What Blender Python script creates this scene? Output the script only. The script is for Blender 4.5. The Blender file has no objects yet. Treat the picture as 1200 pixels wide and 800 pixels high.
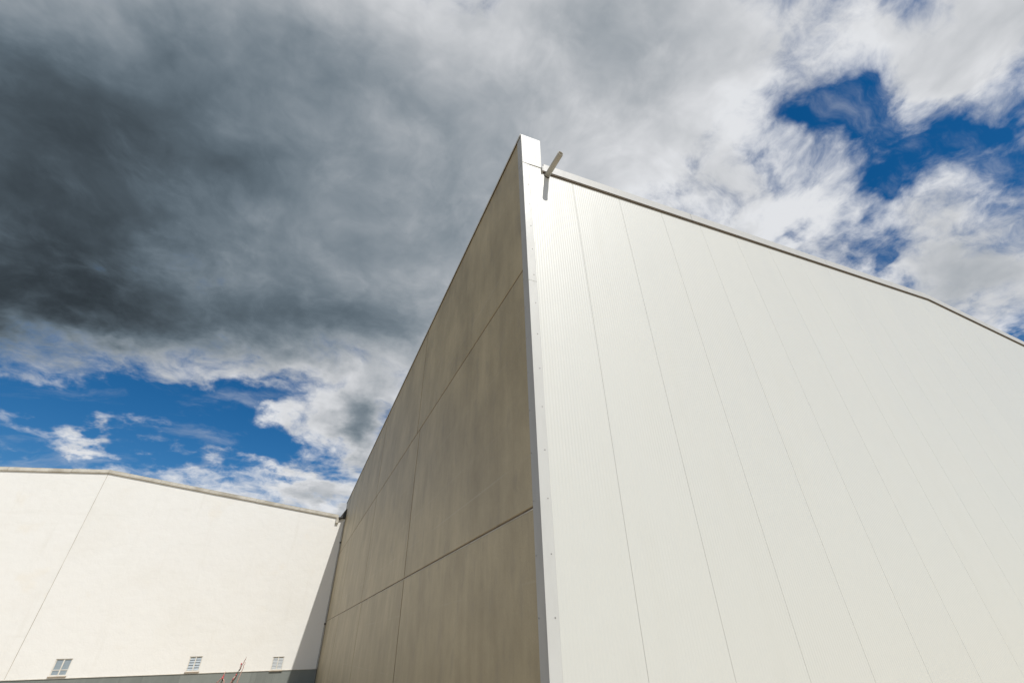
import bpy, bmesh, math, random
from mathutils import Vector, Matrix

random.seed(7)
SC = bpy.context.scene
COL = SC.collection
EYE = 1.6                                   # camera height above the yard

# ------------------------------------------------------------------ camera
F_PX, PITCH, ROLL, YAW = 513.27, math.radians(34.472), math.radians(-1.22), math.radians(24.277)
_cp, _sp, _cy, _sy = math.cos(PITCH), math.sin(PITCH), math.cos(YAW), math.sin(YAW)
C_FW = Vector((_sy*_cp, _cy*_cp, _sp))
_rt = Vector((_cy, -_sy, 0)); _up = _rt.cross(C_FW)
C_RT = math.cos(ROLL)*_rt + math.sin(ROLL)*_up
C_UP = -math.sin(ROLL)*_rt + math.cos(ROLL)*_up
cam_data = bpy.data.cameras.new('camera')
cam_data.lens = F_PX/1200*36; cam_data.sensor_width = 36; cam_data.sensor_fit = 'HORIZONTAL'
cam_data.clip_start = 0.05; cam_data.clip_end = 3000
cam = bpy.data.objects.new('camera', cam_data); COL.objects.link(cam)
cam.matrix_world = Matrix((
    (C_RT.x, C_UP.x, -C_FW.x, 0), (C_RT.y, C_UP.y, -C_FW.y, 0), (C_RT.z, C_UP.z, -C_FW.z, EYE), (0, 0, 0, 1)))
SC.camera = cam

def pix_dir(px, py):                        # photograph pixel (1200x800) -> world direction
    v = C_FW + C_RT*((px-600)/F_PX) - C_UP*((py-400)/F_PX)
    return v.normalized()

# ------------------------------------------------------------------ sun and exposure
SUN_TO = Vector((0.095, -0.50, 0.67)).normalized()     # towards the sun, from the spout's shadow
SUN_EL = math.asin(SUN_TO.z); SUN_ROT = math.atan2(SUN_TO.x, SUN_TO.y)
sd = bpy.data.lights.new('sun', 'SUN'); sd.energy = 3.8; sd.angle = math.radians(0.5); sd.color = (1, 0.97, 0.915)
sun = bpy.data.objects.new('sun', sd); COL.objects.link(sun)
sun.rotation_euler = (-SUN_TO).to_track_quat('-Z', 'Y').to_euler(); sun.location = (5, -20, 30)
SC.view_settings.view_transform = 'Standard'; SC.view_settings.look = 'None'
SC.view_settings.gamma = 1; SC.view_settings.exposure = 0.0; SC.view_settings.use_curve_mapping = False

# ------------------------------------------------------------------ node helper
class NT:
    def __init__(s, tree): s.t = tree; s.n = tree.nodes; s.l = tree.links
    def new(s, kind, **kw):
        n = s.n.new(kind)
        for k, v in kw.items(): setattr(n, k, v)
        return n
    def put(s, sock, v):
        if isinstance(v, bpy.types.NodeSocket): s.l.new(v, sock)
        else: sock.default_value = v
    def m(s, op, a, b=0.0, c=0.0, clamp=False):
        n = s.new('ShaderNodeMath', operation=op, use_clamp=clamp)
        s.put(n.inputs[0], a); s.put(n.inputs[1], b); s.put(n.inputs[2], c); return n.outputs[0]
    def v(s, op, a, b=(0, 0, 0)):
        n = s.new('ShaderNodeVectorMath', operation=op)
        s.put(n.inputs[0], a)
        if op == 'SCALE': s.put(n.inputs['Scale'], b)
        else: s.put(n.inputs[1], b)
        return n.outputs['Value'] if op in ('DOT_PRODUCT', 'LENGTH') else n.outputs['Vector']
    def mixc(s, f, a, b, mode='MIX'):
        n = s.new('ShaderNodeMix', data_type='RGBA', blend_type=mode)
        s.put(n.inputs[0], f); s.put(n.inputs[6], a); s.put(n.inputs[7], b); return n.outputs[2]
    def ramp(s, x, a, b, lo=0.0, hi=1.0, smooth=True):
        n = s.new('ShaderNodeMapRange', interpolation_type='SMOOTHSTEP' if smooth else 'LINEAR')
        s.put(n.inputs[0], x); s.put(n.inputs[1], a); s.put(n.inputs[2], b); s.put(n.inputs[3], lo); s.put(n.inputs[4], hi)
        return n.outputs[0]
    def noise(s, vec, scale, detail=4, rough=0.5, lac=2.0, col=False):
        n = s.new('ShaderNodeTexNoise'); n.noise_dimensions = '3D'
        s.put(n.inputs['Vector'], vec); n.inputs['Scale'].default_value = scale
        n.inputs['Detail'].default_value = detail; n.inputs['Roughness'].default_value = rough
        n.inputs['Lacunarity'].default_value = lac
        return n.outputs['Color'] if col else n.outputs['Fac']

# ------------------------------------------------------------------ world: Nishita sky with a broken cloud layer
W = bpy.data.worlds.new('World'); SC.world = W; W.use_nodes = True
W.node_tree.nodes.clear(); w = NT(W.node_tree)
SKY = 0.1
sky = w.new('ShaderNodeTexSky', sky_type='NISHITA', sun_disc=False)
sky.sun_elevation = SUN_EL; sky.sun_rotation = SUN_ROT; sky.altitude = 300
sky.air_density = 1.0; sky.dust_density = 0.3; sky.ozone_density = 3.0
hs = w.new('ShaderNodeHueSaturation'); hs.inputs['Saturation'].default_value = 1.4; hs.inputs['Value'].default_value = 0.85
w.l.new(sky.outputs[0], hs.inputs['Color'])
blue = hs.outputs[0]
geo = w.new('ShaderNodeTexCoord')
D = w.v('NORMALIZE', geo.outputs['Generated'])
sep = w.new('ShaderNodeSeparateXYZ'); w.l.new(D, sep.inputs[0])
zc = w.m('ADD', w.m('MAXIMUM', sep.outputs[2], 0.0), 0.30)
inv = w.m('DIVIDE', 1.0, zc)
P0 = w.v('SCALE', D, inv)                                    # flattened towards the horizon, like a cloud deck
warp = w.v('SUBTRACT', w.noise(P0, 2.2, 4, 0.55, col=True), (0.5, 0.5, 0.5))
P1 = w.v('ADD', P0, w.v('SCALE', warp, 0.28))

def blobs(lst):
    """sum of soft lumps, each fixed to a direction of the sky: (px, py, half width, half height, tilt deg, weight)"""
    acc = None
    for (x, y, sx, sy, tilt, wt) in lst:
        c = pix_dir(x, y); t = math.radians(tilt)
        ex = Vector((math.cos(t), math.sin(t))); ey = Vector((-math.sin(t), math.cos(t)))
        a = pix_dir(x+ex.x*sx, y+ex.y*sx) - c; b = pix_dir(x+ey.x*sy, y+ey.y*sy) - c
        la, lb = a.length, b.length
        A = (a - c*a.dot(c)).normalized(); B = c.cross(A)
        mp = w.new('ShaderNodeMapping', vector_type='TEXTURE')
        w.l.new(DW, mp.inputs['Vector'])
        mp.inputs['Location'].default_value = c
        mp.inputs['Rotation'].default_value = Matrix((A, B, c)).transposed().to_euler('XYZ')
        mp.inputs['Scale'].default_value = (la, lb, 0.6)
        g = w.m('POWER', 0.36788, w.v('DOT_PRODUCT', mp.outputs[0], mp.outputs[0]))
        acc = w.m('MULTIPLY', g, wt) if acc is None else w.m('MULTIPLY_ADD', g, wt, acc)
    return acc
warp2 = w.v('SUBTRACT', w.noise(P0, 9.0, 4, 0.6, col=True), (0.5, 0.5, 0.5))
DW = w.v('ADD', D, w.v('ADD', w.v('SCALE', warp, 0.20), w.v('SCALE', warp2, 0.11)))       # lumps get ragged outlines

cover = blobs([
    # the big dark bank and its grey shelf
    (230, 200, 380, 190, 0, .60), (520, 60, 300, 170, 0, .35), (760, 60, 170, 120, 20, .28), (90, 370, 130, 40, 6, .35),
    (440, 370, 130, 60, 0, .32), (700, 170, 120, 80, 10, .22), (530, 270, 110, 110, 0, .35),
    # blue band low on the left
    (60, 468, 150, 28, 5, -.58), (240, 500, 100, 30, 12, -.52), (335, 462, 50, 20, 0, -.30), (310, 535, 80, 18, 12, -.42),
    (60, 530, 120, 16, 0, -.22), (396, 525, 20, 20, 0, -.30), (405, 455, 26, 12, -20, -.22),
    # grey lump beside the concrete wall, small white heap under it, streaks over the far roof
    (434, 494, 34, 38, 0, .52), (370, 582, 50, 17, 8, .42), (330, 495, 46, 9, 22, .30), (395, 480, 40, 18, 10, .12),
    (110, 516, 46, 8, 14, .36), (60, 533, 60, 6, 2, .10), (225, 552, 60, 6, 9, .16), (160, 545, 120, 14, 6, -.16), (300, 440, 60, 12, -12, .16), (270, 470, 60, 14, 0, -.2),
    # blue hole on the right and its arms
    (985, 135, 50, 32, 25, -.56), (1115, 160, 90, 13, -3, -.50), (1045, 205, 42, 17, 25, -.42), (915, 150, 26, 12, 0, -.26), (1000, 90, 14, 9, 0, -.16),
    (1042, 318, 9, 14, 10, -.50), (1190, 380, 22, 12, 30, -.55), (930, 257, 16, 8, 0, -.34), (880, 195, 24, 9, 30, -.26), (800, 192, 22, 8, 10, -.2), (1015, 240, 14, 18, 0, -.2),
    # white heaps round it
    (1110, 80, 80, 26, 8, .36), (1140, 265, 80, 50, 20, .26), (880, 235, 120, 45, 20, .14), (1150, 25, 90, 38, 0, .35), (1040, 40, 40, 25, 0, .20),
    (1100, 345, 60, 40, 20, .42), (960, 300, 60, 30, 20, .22), (1040, 165, 30, 8, 10, .16),
])
dark = blobs([
    (10, 330, 190, 100, 0, 1.35), (210, 370, 190, 48, 4, .85), (20, 150, 240, 140, 0, 1.10), (150, 260, 150, 110, 0, .45), (240, 150, 200, 150, 0, .50),
    (430, 300, 160, 110, -20, .55), (330, 60, 200, 90, 0, .42), (430, 388, 100, 40, -8, .55), (560, 200, 110, 120, 0, .20),
    (680, 60, 170, 100, 0, .30), (438, 492, 26, 32, 0, .90), (1130, 300, 80, 40, 10, .25), (800, 40, 120, 60, 0, .14),
    (1150, 120, 80, 20, 0, .12), (375, 592, 40, 12, 0, .40), (890, 170, 60, 40, 0, .16),
])
n1 = w.noise(P1, 2.6, 8, 0.60)                               # body of the clouds
n2 = w.noise(w.v('ADD', P1, (SUN_TO.x*.10, SUN_TO.y*.10, 0.02)), 2.6, 5, 0.58)
nf = w.noise(P1, 8.0, 6, 0.62)
dens = w.m('ADD', w.m('ADD', w.m('MULTIPLY', w.m('SUBTRACT', n1, 0.5), 1.7), w.m('MULTIPLY', w.m('SUBTRACT', nf, 0.5), 1.3)),
           w.m('ADD', cover, 0.03))
alpha = w.ramp(dens, -0.28, 0.34)
alpha = w.m('POWER', alpha, 1.15)
veil = w.ramp(w.noise(w.v('MULTIPLY', P1, (1.0, 2.6, 1.0)), 3.4, 6, 0.62), 0.49, 0.78, 0.0, 0.38)   # thin high streaks in the gaps
alpha = w.m('MAXIMUM', alpha, veil)
thick = w.ramp(dens, 0.0, 0.75)
relief = w.m('SUBTRACT', n2, n1)                             # lit towards the sun, grey away from it
T = w.m('ADD', w.m('MULTIPLY', dark, w.m('ADD', 0.55, w.m('MULTIPLY', thick, 0.45))), w.m('MULTIPLY', thick, 0.14))
T = w.m('ADD', T, w.m('MULTIPLY', relief, 1.5))
T = w.m('ADD', T, w.m('MULTIPLY', w.m('SUBTRACT', w.noise(P1, 1.9, 6, 0.55), 0.47), 0.9))
T = w.m('ADD', T, w.m('MULTIPLY', w.m('SUBTRACT', nf, 0.5), -0.42))
T = w.m('ADD', T, w.m('MULTIPLY', w.m('SUBTRACT', n1, 0.5), w.m('MULTIPLY', dark, -0.6)))
T = w.m('MAXIMUM', T, -0.02)
lum = w.m('MULTIPLY', w.m('EXPONENT', w.m('MULTIPLY', T, -1.22)), 0.76/SKY)
tint = w.mixc(w.ramp(T, 0.0, 1.5), (0.97, 0.99, 1.025, 1), (0.73, 0.97, 1.18, 1))
cloud = w.v('SCALE', tint, lum)
colr = w.mixc(alpha, blue, cloud)
bg = w.new('ShaderNodeBackground'); bg.inputs['Strength'].default_value = SKY
w.l.new(colr, bg.inputs['Color'])
wo = w.new('ShaderNodeOutputWorld'); w.l.new(bg.outputs[0], wo.inputs['Surface'])
W.cycles.sampling_method = 'MANUAL'; W.cycles.sample_map_resolution = 1024

# ------------------------------------------------------------------ materials
def mat(name):
    m = bpy.data.materials.new(name); m.use_nodes = True
    t = NT(m.node_tree); b = m.node_tree.nodes['Principled BSDF']
    return m, t, b
def obj_coord(t):
    tc = t.new('ShaderNodeTexCoord'); oi = t.new('ShaderNodeObjectInfo')
    off = t.v('SCALE', (13.0, 7.0, 5.0), oi.outputs['Random'])
    return t.v('ADD', tc.outputs['Object'], off), tc.outputs['Object'], oi.outputs['Random']
def bump(t, b, h, dist, strength=1.0):
    n = t.new('ShaderNodeBump'); n.inputs['Distance'].default_value = dist; n.inputs['Strength'].default_value = strength
    t.put(n.inputs['Height'], h); t.l.new(n.outputs[0], b.inputs['Normal'])
def scale_vec(t, v, s): return t.v('MULTIPLY', v, s)

def make_concrete():
    m, t, b = mat('precast_concrete'); p, raw, rnd = obj_coord(t)
    big = t.noise(scale_vec(t, p, (1, .7, .55)), 1.1, 9, .66)
    streak = t.noise(scale_vec(t, p, (1, 2.6, .26)), 1.6, 8, .66)
    streak2 = t.noise(scale_vec(t, p, (1, 7, .6)), 1.7, 4, .6)
    grain = t.noise(p, 60, 5, .7)
    blot = t.noise(scale_vec(t, p, (1, 1.6, .6)), 2.6, 9, .70)
    f = t.m('ADD', t.m('MULTIPLY', big, .78), t.m('ADD', t.m('MULTIPLY', streak, .28), t.m('MULTIPLY', streak2, .04)))
    f = t.ramp(f, .41, .70, smooth=False)
    c = t.mixc(f, (.248, .202, .116, 1), (.440, .368, .226, 1))
    c = t.mixc(t.m('MULTIPLY', t.ramp(blot, .52, .68), .36), c, (.180, .158, .122, 1))
    sz = t.new('ShaderNodeSeparateXYZ'); t.l.new(raw, sz.inputs[0])
    runs = t.m('MULTIPLY', t.ramp(t.noise(scale_vec(t, p, (1, 5.5, .14)), 1.8, 8, .66), .54, .70), t.ramp(t.m('ADD', sz.outputs[2], t.m('MULTIPLY', blot, 1.2)), 1.9, 3.9))
    c = t.mixc(t.m('MULTIPLY', runs, .26), c, (.150, .130, .096, 1))
    # formwork seams: faint pale and dark lines running the length of the panel
    s = t.new('ShaderNodeSeparateXYZ'); t.l.new(raw, s.inputs[0])
    wob = t.noise(p, 3, 3, .6)
    for z0, k in ((.55, .16), (1.12, .10), (2.05, .10)):
        d = t.m('ABSOLUTE', t.m('SUBTRACT', t.m('ADD', s.outputs[2], t.m('MULTIPLY', wob, .012)), z0))
        line = t.m('MULTIPLY', t.ramp(d, .004, .016, 1, 0), t.ramp(t.noise(scale_vec(t, p, (1, .6, 8)), 1.3, 3), .42, .6))
        c = t.mixc(t.m('MULTIPLY', line, k*2.2), c, (.46, .42, .33, 1))
    c = t.mixc(t.m('MULTIPLY', t.ramp(grain, .42, .68), .22), c, (.14, .125, .10, 1))
    pit = t.new('ShaderNodeTexVoronoi'); t.l.new(p, pit.inputs['Vector']); pit.inputs['Scale'].default_value = 9
    pm = t.m('MULTIPLY', t.ramp(pit.outputs['Distance'], .04, .075, 1, 0), t.ramp(t.noise(p, 1.6, 2), .46, .58))
    c = t.mixc(t.m('MULTIPLY', pm, .55), c, (.09, .08, .065, 1))
    scuff = t.ramp(t.noise(scale_vec(t, p, (1, 1.6, .6)), 3.6, 8, .68), .685, .715)
    c = t.mixc(t.m('MULTIPLY', scuff, .45), c, (.115, .105, .085, 1))
    fine = t.noise(p, 240, 3, .7)
    c = t.mixc(t.m('MULTIPLY', t.ramp(fine, .36, .64), .12), c, (.50, .44, .32, 1))
    c = t.mixc(t.m('MULTIPLY', rnd, .22), c, (.40, .345, .235, 1))
    t.l.new(c, b.inputs['Base Color'])
    b.inputs['Roughness'].default_value = .52; b.inputs['Specular IOR Level'].default_value = .5
    bump(t, b, t.m('ADD', t.m('MULTIPLY', grain, .5), t.m('ADD', t.m('MULTIPLY', streak, .8), t.m('MULTIPLY', pm, -1.0))), .004, .5)
    return m

def make_cladding():
    m, t, b = mat('white_coated_cladding'); p, raw, rnd = obj_coord(t)
    dirt = t.noise(scale_vec(t, p, (2.2, 1, .35)), 1.2, 6, .6)
    low = t.noise(p, .6, 3, .5)
    c = t.mixc(t.m('MULTIPLY', t.ramp(dirt, .48, .78), .16), (.605, .608, .562, 1), (.500, .497, .440, 1))
    c = t.mixc(t.m('MULTIPLY', rnd, .12), c, (.545, .552, .518, 1))
    c = t.mixc(t.m('MULTIPLY', low, .10), c, (.56, .55, .48, 1))
    t.l.new(c, b.inputs['Base Color'])
    t.put(b.inputs['Roughness'], t.ramp(dirt, .3, .7, .50, .58))
    b.inputs['Coat Weight'].default_value = .35; b.inputs['Coat Roughness'].default_value = .32
    b.inputs['Specular IOR Level'].default_value = 1.0
    s = t.new('ShaderNodeSeparateXYZ'); t.l.new(raw, s.inputs[0])
    rib = t.m('SINE', t.m('MULTIPLY', s.outputs[0], 2*math.pi/.04))
    bump(t, b, t.m('ADD', t.m('MULTIPLY', rib, 0.9), t.m('MULTIPLY', t.noise(p, 2.0, 2), 6)), .0012, .6)
    return m

def make_metal(name, col, rough, metallic=0.0, var=.1):
    m, t, b = mat(name); p, raw, rnd = obj_coord(t)
    n = t.noise(scale_vec(t, p, (3, 3, .8)), 2.0, 6, .62)
    dk = tuple(x*(1-2.2*var) for x in col)
    c = t.mixc(t.ramp(n, .4, .75), (*col, 1), (*dk, 1))
    t.l.new(c, b.inputs['Base Color']); t.put(b.inputs['Roughness'], t.ramp(n, .3, .7, rough-.05, rough+.08))
    b.inputs['Metallic'].default_value = metallic
    bump(t, b, t.noise(p, 1.6, 3), .006, .35)
    return m

def make_render():
    m, t, b = mat('white_painted_render'); p, raw, rnd = obj_coord(t)
    sc = t.noise(p, 22, 6, .65)
    big = t.noise(scale_vec(t, p, (.5, 1, .5)), .8, 5, .58)
    run = t.noise(scale_vec(t, p, (1.6, 1, .16)), 1.4, 5, .6)
    crs = t.noise(scale_vec(t, p, (.25, 1, 2.2)), 1.1, 4, .55)
    c = t.mixc(t.m('MULTIPLY', t.ramp(big, .45, .8), .30), (.755, .744, .706, 1), (.66, .632, .562, 1))
    c = t.mixc(t.m('MULTIPLY', t.ramp(run, .56, .80), .22), c, (.60, .575, .51, 1))
    c = t.mixc(t.m('MULTIPLY', t.ramp(crs, .56, .72), .12), c, (.62, .60, .54, 1))
    c = t.mixc(t.m('MULTIPLY', t.ramp(t.noise(p, .55, 4, .5), .60, .72), .22), c, (.72, .64, .50, 1))
    t.l.new(c, b.inputs['Base Color']); b.inputs['Roughness'].default_value = .85; b.inputs['Specular IOR Level'].default_value = .2
    bump(t, b, t.m('ADD', sc, t.m('MULTIPLY', t.noise(p, 2.5, 3), 3)), .008, .6)
    return m

def make_plinth():
    m, t, b = mat('grey_green_plinth_paint'); p, raw, rnd = obj_coord(t)
    run = t.noise(scale_vec(t, p, (2.4, 1, .5)), 1.6, 6, .62)
    c = t.mixc(run, (.10, .112, .103, 1), (.205, .222, .205, 1))
    c = t.mixc(t.m('MULTIPLY', rnd, .45), c, (.25, .27, .25, 1))
    t.l.new(c, b.inputs['Base Color']); b.inputs['Roughness'].default_value = .6
    bump(t, b, t.noise(p, 25, 5, .6), .004, .5)
    return m

def make_plain(name, c1, c2, rough, scale=6, stretch=(1, 1, 1), dist=.003):
    m, t, b = mat(name); p, raw, rnd = obj_coord(t)
    n = t.noise(scale_vec(t, p, stretch), scale, 6, .62)
    t.l.new(t.mixc(t.ramp(n, .3, .7), (*c1, 1), (*c2, 1)), b.inputs['Base Color'])
    b.inputs['Roughness'].default_value = rough
    bump(t, b, n, dist, .5)
    return m

def make_glass():
    m, t, b = mat('dusty_window_glass'); p, raw, rnd = obj_coord(t)
    n = t.noise(p, 9, 4, .6)
    t.l.new(t.mixc(n, (.20, .25, .29, 1), (.34, .40, .44, 1)), b.inputs['Base Color'])
    b.inputs['Roughness'].default_value = .16; b.inputs['Specular IOR Level'].default_value = .8
    bump(t, b, n, .002, .3)
    return m

def make_ground():
    m, t, b = mat('sandy_yard'); tc = t.new('ShaderNodeTexCoord'); p = tc.outputs['Object']
    n = t.noise(p, .35, 8, .6); g = t.noise(p, 40, 5, .7)
    c = t.mixc(t.ramp(n, .3, .7), (.36, .295, .205, 1), (.47, .395, .285, 1))
    c = t.mixc(t.m('MULTIPLY', t.ramp(g, .5, .7), .3), c, (.2, .19, .165, 1))
    t.l.new(c, b.inputs['Base Color']); b.inputs['Roughness'].default_value = .85
    bump(t, b, g, .006, .6)
    return m

M_CONC = make_concrete(); M_CLAD = make_cladding(); M_REND = make_render(); M_PLIN = make_plinth()
M_TRIM = make_metal('white_folded_metal', (.545, .547, .52), .48, 0.0, .03)
M_TRIM.node_tree.nodes['Principled BSDF'].inputs['Coat Weight'].default_value = .3
M_TRIM.node_tree.nodes['Principled BSDF'].inputs['Coat Roughness'].default_value = .32
M_TRIM_SHADE = make_metal('white_folded_metal_shaded', (.36, .362, .355), .55, 0.0, .05)  # the folded trim metal again, with its side-face shade put into the colour
M_COPE = make_metal('off_white_coping_metal', (.52, .52, .50), .48, 0.0, .04)
M_BROWN = make_plain('dark_brown_strip', (.075, .055, .034), (.12, .09, .06), .7)
M_SEAL = make_plain('tan_joint_sealant', (.085, .060, .034), (.15, .11, .068), .75)
M_CORE = make_plain('grey_insulated_core', (.50, .49, .46), (.56, .55, .52), .8)
M_ROOF = make_plain('grey_roof_sheet', (.30, .31, .31), (.40, .41, .41), .5, 1.0)
M_PIPE = make_plain('pale_grey_plastic_pipe', (.36, .345, .30), (.44, .42, .37), .45, 4)
M_DARK = make_plain('dark_rubber', (.03, .03, .028), (.06, .055, .05), .7)
M_HCOP = make_plain('weathered_cement_coping', (.36, .33, .27), (.56, .53, .46), .85, 1.3, (1.2, 1, 1))
M_FRAME = make_plain('cream_window_frame', (.62, .59, .52), (.74, .71, .64), .55)
M_LOUV = make_plain('blue_grey_louvre', (.33, .38, .42), (.42, .47, .50), .5)
M_LOUV2 = make_plain('pale_grey_louvre', (.44, .47, .48), (.52, .54, .54), .5)
M_SILL = make_plain('brown_sill', (.30, .24, .18), (.40, .33, .25), .8)
M_GLASS = make_glass(); M_GRND = make_ground()
M_TWIG = make_plain('pink_red_twig', (.36, .15, .12), (.55, .36, .29), .7, 14)
M_BARK = make_plain('dark_twig', (.07, .06, .045), (.15, .12, .09), .8, 14)
M_BUD = make_plain('red_bud', (.45, .05, .06), (.58, .12, .12), .5)
M_SCREW = make_plain('screw_head_metal', (.24, .24, .23), (.34, .33, .31), .4)

# ------------------------------------------------------------------ mesh helpers
def link(name, me, material, parent=None, loc=None):
    o = bpy.data.objects.new(name, me); COL.objects.link(o)
    if material and not me.materials: me.materials.append(material)
    if loc: o.location = loc
    if parent: o.parent = parent
    return o
def mesh_of(bm, name, smooth=False):
    bmesh.ops.recalc_face_normals(bm, faces=bm.faces)
    me = bpy.data.meshes.new(name); bm.to_mesh(me); bm.free()
    if smooth:
        for f in me.polygons: f.use_smooth = True
    return me
def box(bm, x0, x1, y0, y1, z0, z1, bev=0.0):
    vs = [bm.verts.new((x, y, z)) for x in (x0, x1) for y in (y0, y1) for z in (z0, z1)]
    fs = [(0, 1, 3, 2), (4, 6, 7, 5), (0, 4, 5, 1), (2, 3, 7, 6), (0, 2, 6, 4), (1, 5, 7, 3)]
    faces = [bm.faces.new([vs[i] for i in f]) for f in fs]
    if bev:
        es = list({e for f in faces for e in f.edges})
        bmesh.ops.bevel(bm, geom=es, offset=bev, segments=1, affect='EDGES', profile=.5)
def prism(bm, prof, axis, a, b):
    """closed outline prof [(u, v)] extruded from a to b; axis 'y' -> (u, t, v), axis 'x' -> (t, u, v)"""
    f = (lambda u, v, t: (u, t, v)) if axis == 'y' else (lambda u, v, t: (t, u, v))
    A = [bm.verts.new(f(u, v, a)) for u, v in prof]; B = [bm.verts.new(f(u, v, b)) for u, v in prof]
    bm.faces.new(A); bm.faces.new(B[::-1]); n = len(prof)
    return A, B, [bm.faces.new([A[i], A[(i+1) % n], B[(i+1) % n], B[i]]) for i in range(n)]
def tube(bm, pts, rads, seg=8, hollow=0.0):
    rings = []
    for i, p in enumerate(pts):
        d = (pts[min(i+1, len(pts)-1)] - pts[max(i-1, 0)]).normalized()
        u = d.cross(Vector((0, 0, 1)) if abs(d.z) < .9 else Vector((1, 0, 0))).normalized(); v = d.cross(u)
        rings.append([bm.verts.new(p + (u*math.cos(k*2*math.pi/seg) + v*math.sin(k*2*math.pi/seg))*rads[i]) for k in range(seg)])
    for r0, r1 in zip(rings, rings[1:]):
        for k in range(seg): bm.faces.new([r0[k], r0[(k+1) % seg], r1[(k+1) % seg], r1[k]])
    if not hollow:
        bm.faces.new(rings[0]); bm.faces.new(rings[-1][::-1])
    return rings
def thing(name, label, cat, loc=(0, 0, 0), group=None):
    o = bpy.data.objects.new(name, None); COL.objects.link(o); o.location = loc
    o['label'] = label; o['category'] = cat
    if group: o['group'] = group
    return o

# ------------------------------------------------------------------ ground
bm = bmesh.new()
R = 1500; bm.faces.new([bm.verts.new(v) for v in ((-R, -R, 0), (R, -R, 0), (R, R, 0), (-R, R, 0))])
g = link('ground', mesh_of(bm, 'ground'), M_GRND); g['kind'] = 'structure'

# ------------------------------------------------------------------ the near hall: white cladding gable, bare concrete flank
FX, FY = 2.036, 3.92                        # outer face of the concrete flank / of the cladding
YEND = 30.75                                # far end of the concrete flank
RIDGE = 14.45; XR = 26.9
def soff(x):                                # underside of the verge coping
    return EYE + (6.735 + .0835*(x-3.5) if x < RIDGE else 6.735 + .0835*(RIDGE-3.5) - .080*(x-RIDGE))
hall = thing('warehouse', 'tall warehouse with white metal cladding front and bare brown concrete panel flank', 'warehouse', (FX, FY, 0))
def hl(name, bm_or_me, m, parent=None, loc=(0, 0, 0), smooth=False):
    me = bm_or_me if isinstance(bm_or_me, bpy.types.Mesh) else mesh_of(bm_or_me, name, smooth)
    o = link(name, me, m, parent or hall)
    base = Vector((FX, FY, 0)) if (parent is None or parent is hall) else Vector((0, 0, 0))
    o.location = Vector(loc) - base
    return o

# core behind the skins
bm = bmesh.new()
prism(bm, [(FX+.16, 0), (XR-.02, 0), (XR-.02, soff(XR)+.05), (RIDGE, soff(RIDGE)+.05), (FX+.16, soff(FX)+.05)], 'y', FY+.005, YEND-.05)
hl('wall_core', bm, M_CORE)
bm = bmesh.new()
for a, b in (((FX+.42, soff(FX+.42)+.08), (RIDGE, soff(RIDGE)+.10)), ((RIDGE, soff(RIDGE)+.10), (XR+.05, soff(XR)+.08))):
    prism(bm, [a, b, (b[0], b[1]+.06), (a[0], a[1]+.06)], 'y', FY+.04, YEND-.06)
hl('roof', bm, M_ROOF)

# cladding panels, 1 m modules
xs = [FX+.005] + [3.0+i for i in range(24)] + [XR]
GAP = .0015
for x0, x1 in zip(xs, xs[1:]):
    a, b = x0+GAP, x1-GAP
    top = [(b, soff(b)+.13)] + ([(RIDGE, soff(RIDGE)+.13)] if a < RIDGE < b else []) + [(a, soff(a)+.13)]
    prof = [(a, .16), (b, .16)] + top
    prof = [(u-x0, v) for u, v in prof]
    bm = bmesh.new(); A, B, sides = prism(bm, prof, 'y', 0, .020)
    bmesh.ops.bevel(bm, geom=[e for e in bm.edges if all(abs(v.co.y) < 1e-6 for v in e.verts)], offset=.0015, segments=1, affect='EDGES')
    hl('cladding_panel', bm, M_CLAD, loc=(x0, FY, 0))
# foot flashing
bm = bmesh.new(); prism(bm, [(FY-.03, .02), (FY+.02, .02), (FY+.02, .15), (FY-.004, .15), (FY-.03, .12)], 'x', FX+.02, XR)
hl('foot_flashing', bm, M_TRIM)

# concrete panels, three courses, per-course joints
ZJ = [0.02, EYE+1.11, EYE+4.36, EYE+7.555]
YJ = [[4.05, 10.10, 16.20, 22.90, 29.0, YEND], [4.05, 10.13, 16.35, 23.20, 29.0, YEND], [4.05, 10.42, 16.60, 23.60, 29.0, YEND]]
THK = .14
cache = {}
for r in range(3):
    z0, z1 = ZJ[r], ZJ[r+1]
    for y0, y1 in zip(YJ[r], YJ[r][1:]):
        key = (round(y1-y0, 2), round(z1-z0, 2))
        if key not in cache:
            bm = bmesh.new(); L, H, c, gv, gh = y1-y0, z1-z0, .006, .026, .016
            # front face at x=0, chamfered rim, body behind
            rings = []
            for x, iv, ih in ((THK, gv, gh), (c, gv, gh), (0, gv+c, gh+c)):
                rings.append([bm.verts.new((x, yy, zz)) for yy, zz in ((iv, ih), (L-iv, ih), (L-iv, H-ih), (iv, H-ih))])
            for q0, q1 in zip(rings, rings[1:]):
                for k in range(4): bm.faces.new([q0[k], q0[(k+1) % 4], q1[(k+1) % 4], q1[k]])
            bm.faces.new(rings[0]); bm.faces.new(rings[-1])
            cache[key] = mesh_of(bm, 'concrete_panel')
        hl('concrete_panel', cache[key], M_CONC, loc=(FX, y0, z0))
for zz in ZJ[1:3]:
    bm = bmesh.new(); box(bm, FX+.008, FX+.06, 4.06, YEND-.01, zz-.0165, zz+.0165); hl('joint_sealant', bm, M_SEAL)
bm = bmesh.new(); box(bm, FX+.003, FX+.05, 4.08, YEND-.01, ZJ[1]-.0162, ZJ[1]-.005); hl('mortar_fillet', bm, M_HCOP)
for r in range(3):
    for yy in YJ[r][1:-1]:
        bm = bmesh.new(); box(bm, FX+.009, FX+.06, yy-.0265, yy+.0265, ZJ[r]+.017, ZJ[r+1]-.018); hl('joint_sealant', bm, M_SEAL)

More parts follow.
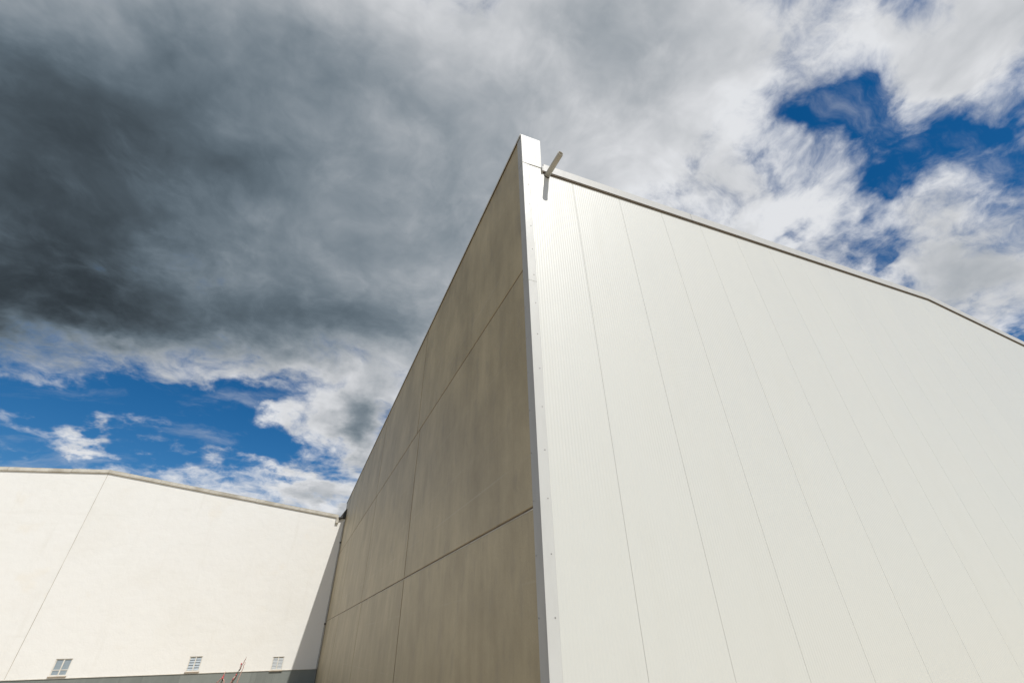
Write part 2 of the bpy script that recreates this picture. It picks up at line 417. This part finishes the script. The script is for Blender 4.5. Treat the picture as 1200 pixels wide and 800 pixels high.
# parapet behind the concrete top and its metal cap
PT = ZJ[3]-.013
bm = bmesh.new(); box(bm, FX+.141, 2.40, FY+.03, YEND-.02, 8.2, PT-.002); hl('parapet_core', bm, M_CORE)
bm = bmesh.new()
yy = FY-.004
segs = [yy, 9.3, 14.6, 19.9, 25.2, YEND+.01]
for a, b in zip(segs, segs[1:]):
    bm = bmesh.new()
    prism(bm, [(FX-.026, PT-.045), (FX-.022, PT-.045), (FX-.022, PT+.004), (2.425, PT+.034), (2.425, PT+.038), (FX-.026, PT+.009)], 'y', a+.002, b-.002)
    hl('parapet_cap', bm, M_TRIM)
bm = bmesh.new(); box(bm, FX-.021, FX-.0005, 4.06, YEND, PT-.034, PT-.004); hl('cap_shade_strip', bm, M_BROWN)  # brown strip painting in the soffit shadow under the cap's lip
# folded end box of the parapet, above the cladding
bm = bmesh.new()
prism(bm, [(FX-.008, EYE+6.705), (2.39, EYE+6.735), (2.412, PT+.032), (FX-.008, PT-.001)], 'y', FY-.012, FY+.026)
bmesh.ops.bevel(bm, geom=list(bm.edges), offset=.004, segments=2, affect='EDGES')
hl('parapet_end_box', bm, M_TRIM)
# corner trim: L section in three lengths, each a little over the one below
tz = [.10, 5.63, EYE+6.700]
for i, (a, b) in enumerate(zip(tz, tz[1:])):
    k = .0012*i
    bm = bmesh.new()
    prof = [(FX-.006-k, 4.075), (FX-.006-k, FY-.008-k), (2.15, FY-.008-k), (2.158, FY-.002), (2.155, FY-.0005), (FX-.001, FY-.0005), (FX-.001, 4.075)]
    A = [bm.verts.new((u, v, a)) for u, v in prof]; n = len(prof); prev = A; bm.faces.new(A)
    nz = 14
    for j in range(1, nz+1):
        zz = a + (b-a-.003)*j/nz
        cur = []
        for q, (u, v) in enumerate(prof):
            du = dv = 0
            if j < nz:
                if q in (2, 3, 4): du = random.uniform(-.003, .003)
                if q == 2: dv = random.uniform(-.003, .001)
            cur.append(bm.verts.new((u+du, v+dv, zz)))
        for q in range(n): bm.faces.new([prev[q], prev[(q+1) % n], cur[(q+1) % n], cur[q]])
        prev = cur
    bm.faces.new(prev[::-1])
    tr = hl('corner_trim', bm, M_TRIM); tr.data.materials.append(M_TRIM_SHADE)
    for f in tr.data.polygons: f.material_index = int(f.normal.x < -.7)  # faces turned to -X get the darker copy: shade painted in
    # screw heads on both flanges
    zz = math.ceil((a-.28)/.497)*.497 + .28
    bm = bmesh.new()
    while zz < b-.05:
        for c, ax in ((Vector((2.116, FY-.008-k, zz)), Vector((0, -1, 0))), (Vector((FX-.006-k, 4.053, zz)), Vector((-1, 0, 0)))):
            tube(bm, [c - ax*.001, c + ax*.004, c + ax*.006], [.006, .006, .003], 8)
        zz += .497
    sc = link('screw_heads', mesh_of(bm, 'screw_heads'), M_SCREW, tr); sc['kind'] = 'stuff'
    sc.location = (0, 0, 0)
bm = bmesh.new(); box(bm, FX-.0095, FX-.0005, FY-.0105, 4.075, EYE+6.702, PT-.046); hl('corner_trim', bm, M_TRIM_SHADE)
# verge coping along the gable
def coping(x0, x1):
    bm = bmesh.new()
    def sec(x):
        s = soff(x)
        return [(FY-.001, s), (FY-.032, s-.002), (FY-.036, s-.004), (FY-.038, s+.185), (FY-.032, s+.193), (FY+.30, s+.215), (FY+.30, s+.15), (FY-.001, s+.15)]
    pts = [x0] + ([RIDGE] if x0 < RIDGE < x1 else []) + [x1]
    prev = None
    for x in pts:
        cur = [bm.verts.new((x, y, z)) for y, z in sec(x)]
        n = len(cur)
        if prev:
            for q in range(n): bm.faces.new([prev[q], prev[(q+1) % n], cur[(q+1) % n], cur[q]])
        else: bm.faces.new(cur)
        prev = cur
    bm.faces.new(prev[::-1])
    o = hl('verge_coping', bm, M_COPE)
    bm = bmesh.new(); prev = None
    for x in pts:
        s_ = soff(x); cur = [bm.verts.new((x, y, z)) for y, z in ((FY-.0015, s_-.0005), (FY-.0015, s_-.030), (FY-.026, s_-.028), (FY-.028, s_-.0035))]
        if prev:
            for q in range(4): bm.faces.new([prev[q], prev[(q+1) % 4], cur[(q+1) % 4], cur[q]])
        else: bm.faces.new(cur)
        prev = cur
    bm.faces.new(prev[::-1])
    link('soffit_strip', mesh_of(bm, 'soffit_strip'), M_BROWN, o)  # dark brown strip running just below the coping
    return o
cs = [2.418, 5.78, 10.05, 13.42, 17.2, 20.6, 24.0, XR+.06]
for a, b in zip(cs, cs[1:]): coping(a+.003, b-.003)
# hooked end plate of the coping
bm = bmesh.new(); s = soff(2.41)
prism(bm, [(FY-.001, s-.012), (FY-.045, s-.018), (FY-.052, s+.07), (FY-.050, s+.10), (FY-.001, s+.10)], 'x', 2.385, 2.4185)
hl('coping_end_plate', bm, M_COPE)
# rainwater spout
c0 = Vector((2.488, FY+.03, EYE+6.575)); c1 = Vector((2.500, FY-.475, EYE+6.565))
bm = bmesh.new()
ro = tube(bm, [c0, c1], [.047, .047], 28, hollow=1); ri = tube(bm, [c0, c1], [.042, .042], 28, hollow=1)
for k in range(28):
    bm.faces.new([ro[1][k], ro[1][(k+1) % 28], ri[1][(k+1) % 28], ri[1][k]])
    bm.faces.new([ro[0][k], ro[0][(k+1) % 28], ri[0][(k+1) % 28], ri[0][k]])
sp = hl('rainwater_spout', bm, M_PIPE)
for f in sp.data.polygons: f.use_smooth = len(f.vertices) == 4 and abs(f.normal.y) < .5
bm = bmesh.new(); tube(bm, [Vector((2.488, FY+.001, EYE+6.575)), Vector((2.488, FY-.010, EYE+6.575)), Vector((2.488, FY-.014, EYE+6.575))], [.054, .054, .048], 28)
hl('spout_collar', bm, M_DARK)

# ------------------------------------------------------------------ the far hall: white rendered gable
WY = 29.5
RX = -10.18
def wtop(x): return EYE + 7.71 + (-.1165*(x-RX) if x > RX else .078*(x-RX))
XL = -26.0; XE = 1.85
far = thing('rendered_hall', 'lower white rendered hall with grey plinth and three small windows', 'hall', (RX, WY, 0))
def fl(name, bm_or_me, m, parent=None, smooth=False):
    me = bm_or_me if isinstance(bm_or_me, bpy.types.Mesh) else mesh_of(bm_or_me, name, smooth)
    o = link(name, me, m, parent or far)
    o.location = -Vector((RX, WY, 0)) if (parent is None) else (0, 0, 0)
    return o
ZP = EYE-.925                                # plinth top
# (x0, x1, z0, z1)
WIN = [(-8.76, -8.18, EYE-.835, EYE-.235), (-3.755, -3.225, EYE-.845, EYE-.275), (-.155, .365, EYE-.930+.02, EYE-.375)]
def wall_panel(x0, x1, holes):
    bm = bmesh.new(); cuts = sorted({x0, x1, *[h[0] for h in holes], *[h[1] for h in holes]})
    y = WY
    def quad(*vs): bm.faces.new([bm.verts.new(v) for v in vs])
    for a, b in zip(cuts, cuts[1:]):
        h = [k for k in holes if k[0] <= a and k[1] >= b]
        if h:
            h = h[0]
            quad((a, y, ZP), (b, y, ZP), (b, y, h[2]), (a, y, h[2]))
            quad((a, y, h[3]), (b, y, h[3]), (b, y, wtop(b)), (a, y, wtop(a)))
            d = .10
            quad((a, y, h[2]), (b, y, h[2]), (b, y+d, h[2]), (a, y+d, h[2])); quad((a, y, h[3]), (b, y, h[3]), (b, y+d, h[3]), (a, y+d, h[3]))
            quad((a, y, h[2]), (a, y, h[3]), (a, y+d, h[3]), (a, y+d, h[2])); quad((b, y, h[2]), (b, y, h[3]), (b, y+d, h[3]), (b, y+d, h[2]))
        else: quad((a, y, ZP), (b, y, ZP), (b, y, wtop(b)), (a, y, wtop(a)))
    # edges of the panel
    for x in (x0, x1): quad((x, y, ZP), (x, y+.1, ZP), (x, y+.1, wtop(x)), (x, y, wtop(x)))
    quad((x0, y, ZP), (x1, y, ZP), (x1, y+.1, ZP), (x0, y+.1, ZP))
    bmesh.ops.remove_doubles(bm, verts=bm.verts, dist=1e-5)
    return fl('wall_panel', bm, M_REND)
wall_panel(XL, RX-.012, []); wall_panel(RX+.012, XE+.17, WIN)
bm = bmesh.new()
prism(bm, [(XL+.01, 0), (FX-.02, 0), (FX-.02, wtop(FX)-.02), (RX, wtop(RX)-.02), (XL+.01, wtop(XL)-.02)], 'y', WY+.11, WY+26)
fl('building_body', bm, M_CORE)
bm = bmesh.new()
for a, b in (((XL-.1, wtop(XL-.1)), (RX, wtop(RX))), ((RX, wtop(RX)), (FX-.03, wtop(FX)))):
    prism(bm, [a, b, (b[0], b[1]+.08), (a[0], a[1]+.08)], 'y', WY+.12, WY+26.1)
fl('roof', bm, M_ROOF)
bm = bmesh.new(); box(bm, RX-.0118, RX+.0118, WY+.008, WY+.05, ZP+.001, wtop(RX)-.01); fl('joint_filler', bm, M_HCOP)
# plinth slabs of slightly different tone, set back a little
px = [XL, -20.1, -15.4, -12.3, -9.3, -6.2, -5.35, -3.9, -.95, -.72, -.25, .06, FX-.012]
for a, b in zip(px, px[1:]):
    bm = bmesh.new(); box(bm, a+.0015, b-.0015, WY+.018, WY+.105, .01, ZP-.012); fl('plinth_slab', bm, M_PLIN)
# drip bead between render and plinth
bm = bmesh.new(); box(bm, XL, XE+.16, WY-.014, WY+.02, ZP-.010, ZP+.022); fl('drip_bead', bm, M_FRAME)
# coping stones of the gable
cx = [XL-.1]
while cx[-1] < RX-3: cx.append(cx[-1]+2.4)
cx.append(RX); q = RX
while q+2.4 < 1.0: q += 2.4; cx.append(q)
cx.append(1.62)
for a, b in zip(cx, cx[1:]):
    bm = bmesh.new(); prev = None
    for x in (a+.004, b-.004):
        s = wtop(x)-.005+random.uniform(-.006, .006)
        cur = [bm.verts.new((x, y, z)) for y, z in ((WY-.05, s), (WY-.07, s+.015), (WY-.07, s+.10), (WY-.055, s+.112), (WY-.02, s+.118), (WY-.02, s+.195), (WY+.30, s+.225), (WY+.30, s))]
        n = len(cur)
        if prev:
            for k in range(n): bm.faces.new([prev[k], prev[(k+1) % n], cur[(k+1) % n], cur[k]])
        else: bm.faces.new(cur)
        prev = cur
    bm.faces.new(prev[::-1]); fl('coping_stone', bm, M_HCOP)
# windows
def window(h, kind):
    x0, x1, z0, z1 = h; y = WY+.045
    e = bpy.data.objects.new('window', None); COL.objects.link(e); e.parent = far; e.location = Vector((x0, WY, z0))-Vector((RX, WY, 0))
    def wp(name, bm, m):
        o = link(name, mesh_of(bm, name), m, e); o.location = -Vector((x0, WY, z0)); return o
    fw = .035
    bm = bmesh.new()
    for a, b, c, d in ((x0, x0+fw, z0, z1), (x1-fw, x1, z0, z1), (x0+fw, x1-fw, z0, z0+fw), (x0+fw, x1-fw, z1-fw, z1)): box(bm, a, b, y-.02, y+.04, c, d)
    wp('frame', bm, M_FRAME)
    xm = (x0+x1)/2
    bm = bmesh.new(); box(bm, xm-.022, xm+.022, y-.024, y+.04, z0+fw, z1-fw); wp('mullion', bm, M_FRAME)
    halves = ((x0+fw, xm-.022), (xm+.022, x1-fw))
    if kind == 0:
        zt = z0+(z1-z0)*.34
        for a, b in halves:
            bm = bmesh.new(); box(bm, a, b, y-.015, y+.03, zt-.014, zt+.014); wp('transom', bm, M_FRAME)
            for c, d in ((z0+fw, zt-.014), (zt+.014, z1-fw)):
                bm = bmesh.new(); box(bm, a, b, y+.002, y+.010, c, d); wp('pane', bm, M_GLASS)
    else:
        ns = 5 if kind == 1 else 8
        for a, b in halves:
            bm = bmesh.new(); box(bm, a, b, y+.030, y+.038, z0+fw, z1-fw); wp('pane', bm, M_GLASS)
            H = (z1-z0-2*fw)/ns
            for k in range(ns):
                zz = z0+fw+H*(k+.5); bm = bmesh.new()
                prism(bm, [(y-.010, zz-H*.42), (y-.004, zz-H*.46), (y+.024, zz+H*.40), (y+.018, zz+H*.44)], 'x', a+.001, b-.001)
                wp('louvre_slat', bm, M_LOUV if kind == 1 else M_LOUV2)
    bm = bmesh.new(); prism(bm, [(WY-.05, z0-.045), (WY+.04, z0-.045), (WY+.04, z0-.002), (WY-.05, z0-.018)], 'x', x0-.03, x1+.03)
    wp('sill', bm, M_SILL)
    return e
for h, k in zip(WIN, (0, 1, 2)): window(h, k)
# gutter outlet in the corner between the two halls
bm = bmesh.new(); box(bm, 1.50, 1.66, WY-.13, WY-.002, wtop(1.6)-.30, wtop(1.6)+.02, .008); fl('gutter_outlet', bm, M_HCOP)
bm = bmesh.new(); tube(bm, [Vector((1.64, WY-.09, wtop(1.6)-.02)), Vector((1.80, WY-.10, wtop(1.6)+.02)), Vector((1.93, WY-.11, wtop(1.6)+.05))], [.075, .075, .07], 12); fl('outlet_elbow', bm, M_DARK)
bm = bmesh.new(); prism(bm, [(1.70, wtop(1.7)+.06), (2.03, wtop(1.7)+.06), (2.03, wtop(1.7)+.60), (1.95, wtop(1.7)+.52)], 'y', WY+.02, WY+.30); fl('corner_flashing', bm, M_DARK)
# earthing cable down the corner
bm = bmesh.new(); pts = [Vector((1.97+.006*math.sin(i*1.7), WY-.04, .05+(wtop(1.9)-.2)*i/24)) for i in range(25)]
tube(bm, pts, [.013]*25, 8); cb = fl('earthing_cable', bm, M_SCREW)
for zz in (2.6, 6.6):
    bm = bmesh.new(); box(bm, 1.945, 2.034, WY-.070, WY-.020, zz-.035, zz+.035, .006); link('cable_clip', mesh_of(bm, 'cable_clip'), M_DARK, cb)

# ------------------------------------------------------------------ bare red-twigged shrub in the yard
SH = Vector((-.47, 7.0, 0))
shrub = thing('shrub', 'thin bare shrub with pinkish red twigs in front of the white hall', 'shrub', SH)
def br(name, pts, r0, r1, m):
    bm = bmesh.new(); P = [Vector(p) for p in pts]
    # add small kinks between the given points
    Q = [P[0]]
    for a, b in zip(P, P[1:]):
        for k in (1/3, 2/3): Q.append(a.lerp(b, k) + Vector((random.uniform(-.006, .006), random.uniform(-.012, .012), random.uniform(-.004, .004))))
        Q.append(b)
    tube(bm, Q, [r0+(r1-r0)*i/(len(Q)-1) for i in range(len(Q))], 6)
    o = link(name, mesh_of(bm, name, True), m, shrub); o.location = -SH; return o
br('stem', [(-.47, 7.0, 0), (-.44, 7.0, .7), (-.405, 7.0, 1.26), (-.375, 7.0, 1.36), (-.352, 7.0, 1.41)], .012, .007, M_BARK)
br('twig', [(-.352, 7.0, 1.41), (-.338, 6.99, 1.455), (-.321, 6.98, 1.52)], .007, .003, M_TWIG)
br('twig', [(-.47, 7.0, .02), (-.45, 7.0, .85), (-.415, 7.0, 1.28), (-.378, 7.0, 1.352)], .008, .005, M_TWIG)
br('twig', [(-.43, 7.02, .05), (-.37, 7.03, .9), (-.345, 7.02, 1.33), (-.326, 7.01, 1.415), (-.322, 7.0, 1.47)], .007, .003, M_TWIG)
br('stem', [(-.50, 7.01, 0), (-.52, 7.02, .8), (-.507, 7.0, 1.30), (-.506, 7.0, 1.33)], .011, .008, M_BARK)
br('twig', [(-.60, 7.03, .9), (-.562, 7.0, 1.28), (-.530, 7.0, 1.315), (-.507, 7.0, 1.335), (-.498, 7.0, 1.385)], .006, .005, M_TWIG)
br('twig', [(-.43, 7.0, 1.15), (-.47, 6.99, 1.27), (-.500, 7.0, 1.325)], .006, .005, M_TWIG)
br('twig', [(-.56, 7.03, .7), (-.63, 7.02, 1.02), (-.66, 7.0, 1.18)], .006, .003, M_TWIG)
br('twig', [(-.40, 7.02, .8), (-.30, 7.05, 1.05), (-.27, 7.06, 1.2)], .006, .003, M_TWIG)
for p, r in (((-.355, 6.99, 1.452), .008), ((-.507, 6.99, 1.332), .011), ((-.503, 6.99, 1.35), .007), ((-.398, 6.99, 1.315), .007), ((-.378, 6.99, 1.355), .007)):
    bm = bmesh.new(); bmesh.ops.create_icosphere(bm, subdivisions=2, radius=r)
    for v in bm.verts: v.co = Vector((v.co.x, v.co.y, v.co.z*1.35)) * random.uniform(.9, 1.1)
    o = link('bud', mesh_of(bm, 'bud', True), M_BUD, shrub); o.location = Vector(p)-SH
# thread-thin twig that carries the lone bud
br('twig', [(-.352, 7.0, 1.41), (-.362, 6.995, 1.432), (-.355, 6.99, 1.452)], .0025, .0015, M_TWIG)
